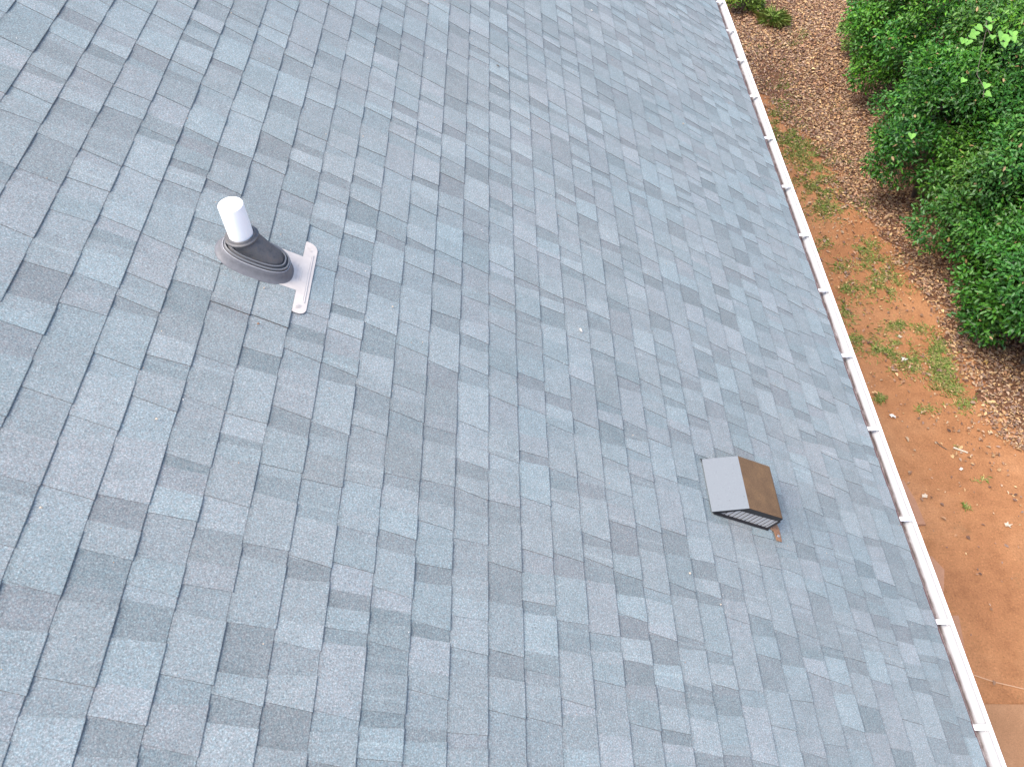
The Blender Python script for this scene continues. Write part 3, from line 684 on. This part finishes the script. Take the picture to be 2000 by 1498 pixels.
# grass: tufts and thin patches
gp = [(1528, 225, 22, 50, 2200), (1552, 278, 24, 24, 1300), (1600, 322, 30, 26, 1300), (1622, 345, 18, 30, 700), (1575, 355, 22, 14, 400), (1597, 385, 18, 18, 700), (1620, 410, 26, 16, 500), (1693, 398, 16, 14, 420),
      (1655, 330, 14, 18, 300), (1690, 482, 16, 10, 260), (1705, 515, 34, 24, 650), (1740, 565, 26, 14, 420), (1725, 545, 18, 14, 260), (1640, 520, 18, 10, 160), (1655, 565, 10, 8, 160), (1655, 612, 12, 16, 260), (1675, 665, 12, 9, 240),
      (1722, 684, 26, 12, 520), (1758, 668, 10, 6, 130), (1760, 700, 26, 18, 360), (1790, 715, 22, 12, 260), (1832, 690, 13, 22, 650), (1842, 718, 14, 20, 620), (1838, 742, 18, 16, 300), (1882, 790, 26, 12, 220), (1719, 779, 6, 4, 160),
      (1866, 762, 10, 7, 150), (1735, 640, 20, 10, 140), (1755, 635, 10, 6, 120), (1800, 645, 16, 8, 120), (1610, 480, 12, 12, 120), (1480, 95, 22, 6, 150), (1560, 65, 14, 8, 260), (1535, 88, 16, 5, 160), (1562, 68, 8, 6, 160), (1640, 215, 12, 8, 120), (1590, 180, 8, 8, 80), (1805, 800, 14, 5, 60), (1870, 868, 5, 4, 60), (1916, 934, 9, 4, 90), (1888, 990, 5, 3, 50), (1520, 180, 5, 7, 60), (1470, 205, 10, 22, 200), (1700, 570, 30, 18, 220)]
Xs, Ys, Zs = [], [], []
for (px, py, sx_, sy_, cnt) in gp:
    cnt = int(cnt*1.35); qx = rng.normal(px, sx_*.80, cnt); qy = rng.normal(py, sy_*.80, cnt)
    for a, b_ in zip(qx, qy):
        g_ = G(a, b_); Xs.append(g_[0]); Ys.append(g_[1])
x = np.array(Xs); y = np.array(Ys); n = len(x)
kp = (vnoise(x, y, 7, 5)*.6+vnoise(x, y, 18, 6)*.4) > .42; x = x[kp]; y = y[kp]; n = len(x)
def blades(name, x, y, hgt, lean, cols, parent=None, w_=.006):
    n = len(x); an = rng.uniform(0, 2*np.pi, n); T_ = np.stack([np.cos(an)*lean, np.sin(an)*lean, np.ones(n)], 1)
    N_ = np.stack([-np.cos(an), -np.sin(an), np.full(n, 2.)], 1); P_ = np.stack([x, y, np.zeros(n)], 1)
    return leaf_mesh(name, P_, T_, N_, hgt, np.full(n, w_), pick(cols, n, .2), m_grass, parent, fold=.1, tipdrop=.25)
GR = [(.20, .29, .06), (.25, .32, .08), (.32, .32, .12), (.46, .36, .16), (.15, .26, .045)]
tag(blades('grass', x, y, rng.uniform(.025, .070, n), rng.uniform(.8, 3.2, n), GR, w_=.0055), 'thin patches of short green and straw grass on the clay', 'grass', kind='stuff')
g_ = G(1508, 46); n = 520; an = rng.uniform(0, 6.28, n); rr = rng.uniform(0, .10, n)
o = blades('grass_tuft', g_[0]+rr*np.cos(an), g_[1]+rr*np.sin(an), rng.uniform(.16, .34, n), rng.uniform(.5, 2.2, n), [(.28, .42, .09), (.36, .48, .13), (.24, .38, .08), (.52, .50, .24)], w_=.008)
tag(o, 'large clump of long arching grass in the leaf litter near the top edge', 'grass tuft')

# pale sticks, stones and single leaves one can pick out on the clay
def stick(pts, r_, label, m=m_wire, name='stick', cat='stick'):
    mb = MB(); P = [G(x, y, r_*1.2) for x, y in pts]; mb.tube(P, [r_*(1-.35*i/len(P)) for i in range(len(P))], 6); tag(mb.build(name, m), label, cat)
stick([(1728, 427), (1736, 420), (1745, 418)], .020, 'short thick stick in the litter under the jutting shrub')
stick([(1727, 552), (1731, 543), (1737, 539)], .007, 'thin pale stick on the clay between two grass patches')
stick([(1468, 78), (1470, 94), (1478, 110)], .008, 'long bent twig in the litter below the grass clump')
stick([(1862, 874), (1876, 879), (1890, 884)], .011, 'pale stick lying alone on the bare clay', m_pale)
stick([(1828, 862), (1836, 870), (1850, 878)], .005, 'thin grey twig beside the pale stick on bare clay', m_bark)
def dead_leaf(px, py, s_, label, m=m_pale, lobes=5, seed=1):
    r_ = random.Random(seed); c_ = Vector(G(px, py, .012)); n = lobes*2; vs = []
    for k in range(n):
        a = 2*math.pi*k/n; q = .8*s_*(r_.uniform(.65, 1.25) if k % 2 == 0 else r_.uniform(.4, .8)); vs.append(c_+Vector((q*math.cos(a), q*math.sin(a)*.8, r_.uniform(0, .35)*s_)))
    vb = [(v_.x, v_.y, max(v_.z-.004, .0005)) for v_ in vs]
    mb = MB(); mb.add([tuple(v_) for v_ in vs]+[tuple(c_+Vector((0, 0, .004)))]+vb, [(k, (k+1) % n, n) for k in range(n)]+[(k, n+1+k, n+1+(k+1) % n, (k+1) % n) for k in range(n)]); tag(mb.build('dead_leaf', m), label, 'leaf')
dead_leaf(1968, 1025, .046, 'pale lobed dead leaf alone on bare clay at the right edge', seed=2)
dead_leaf(1806, 968, .045, 'pale lobed dead leaf beside the reddish paver', seed=3)
dead_leaf(1744, 813, .050, 'large pale crumpled leaf on clay beside the gutter', m_white_leaf, seed=4)
dead_leaf(1877, 916, .026, 'small round pale leaf on clay below the pale stick', m_white_leaf, 4, seed=5)
dead_leaf(1765, 702, .050, 'whitish torn leaf in the grass on the clay', m_white_leaf, seed=6)
dead_leaf(1757, 658, .050, 'broad beige leaf above the torn whitish leaf', m_pale, 4, seed=7)
dead_leaf(1735, 112, .030, 'single orange leaf on the litter beside the broad top shrub', m_rust, 4, seed=9)
dead_leaf(1925, 708, .036, 'bright yellow leaf on the litter near the lowest shrub', mat('yellow_leaf', (.55, .38, .06), .6), 4, seed=10)
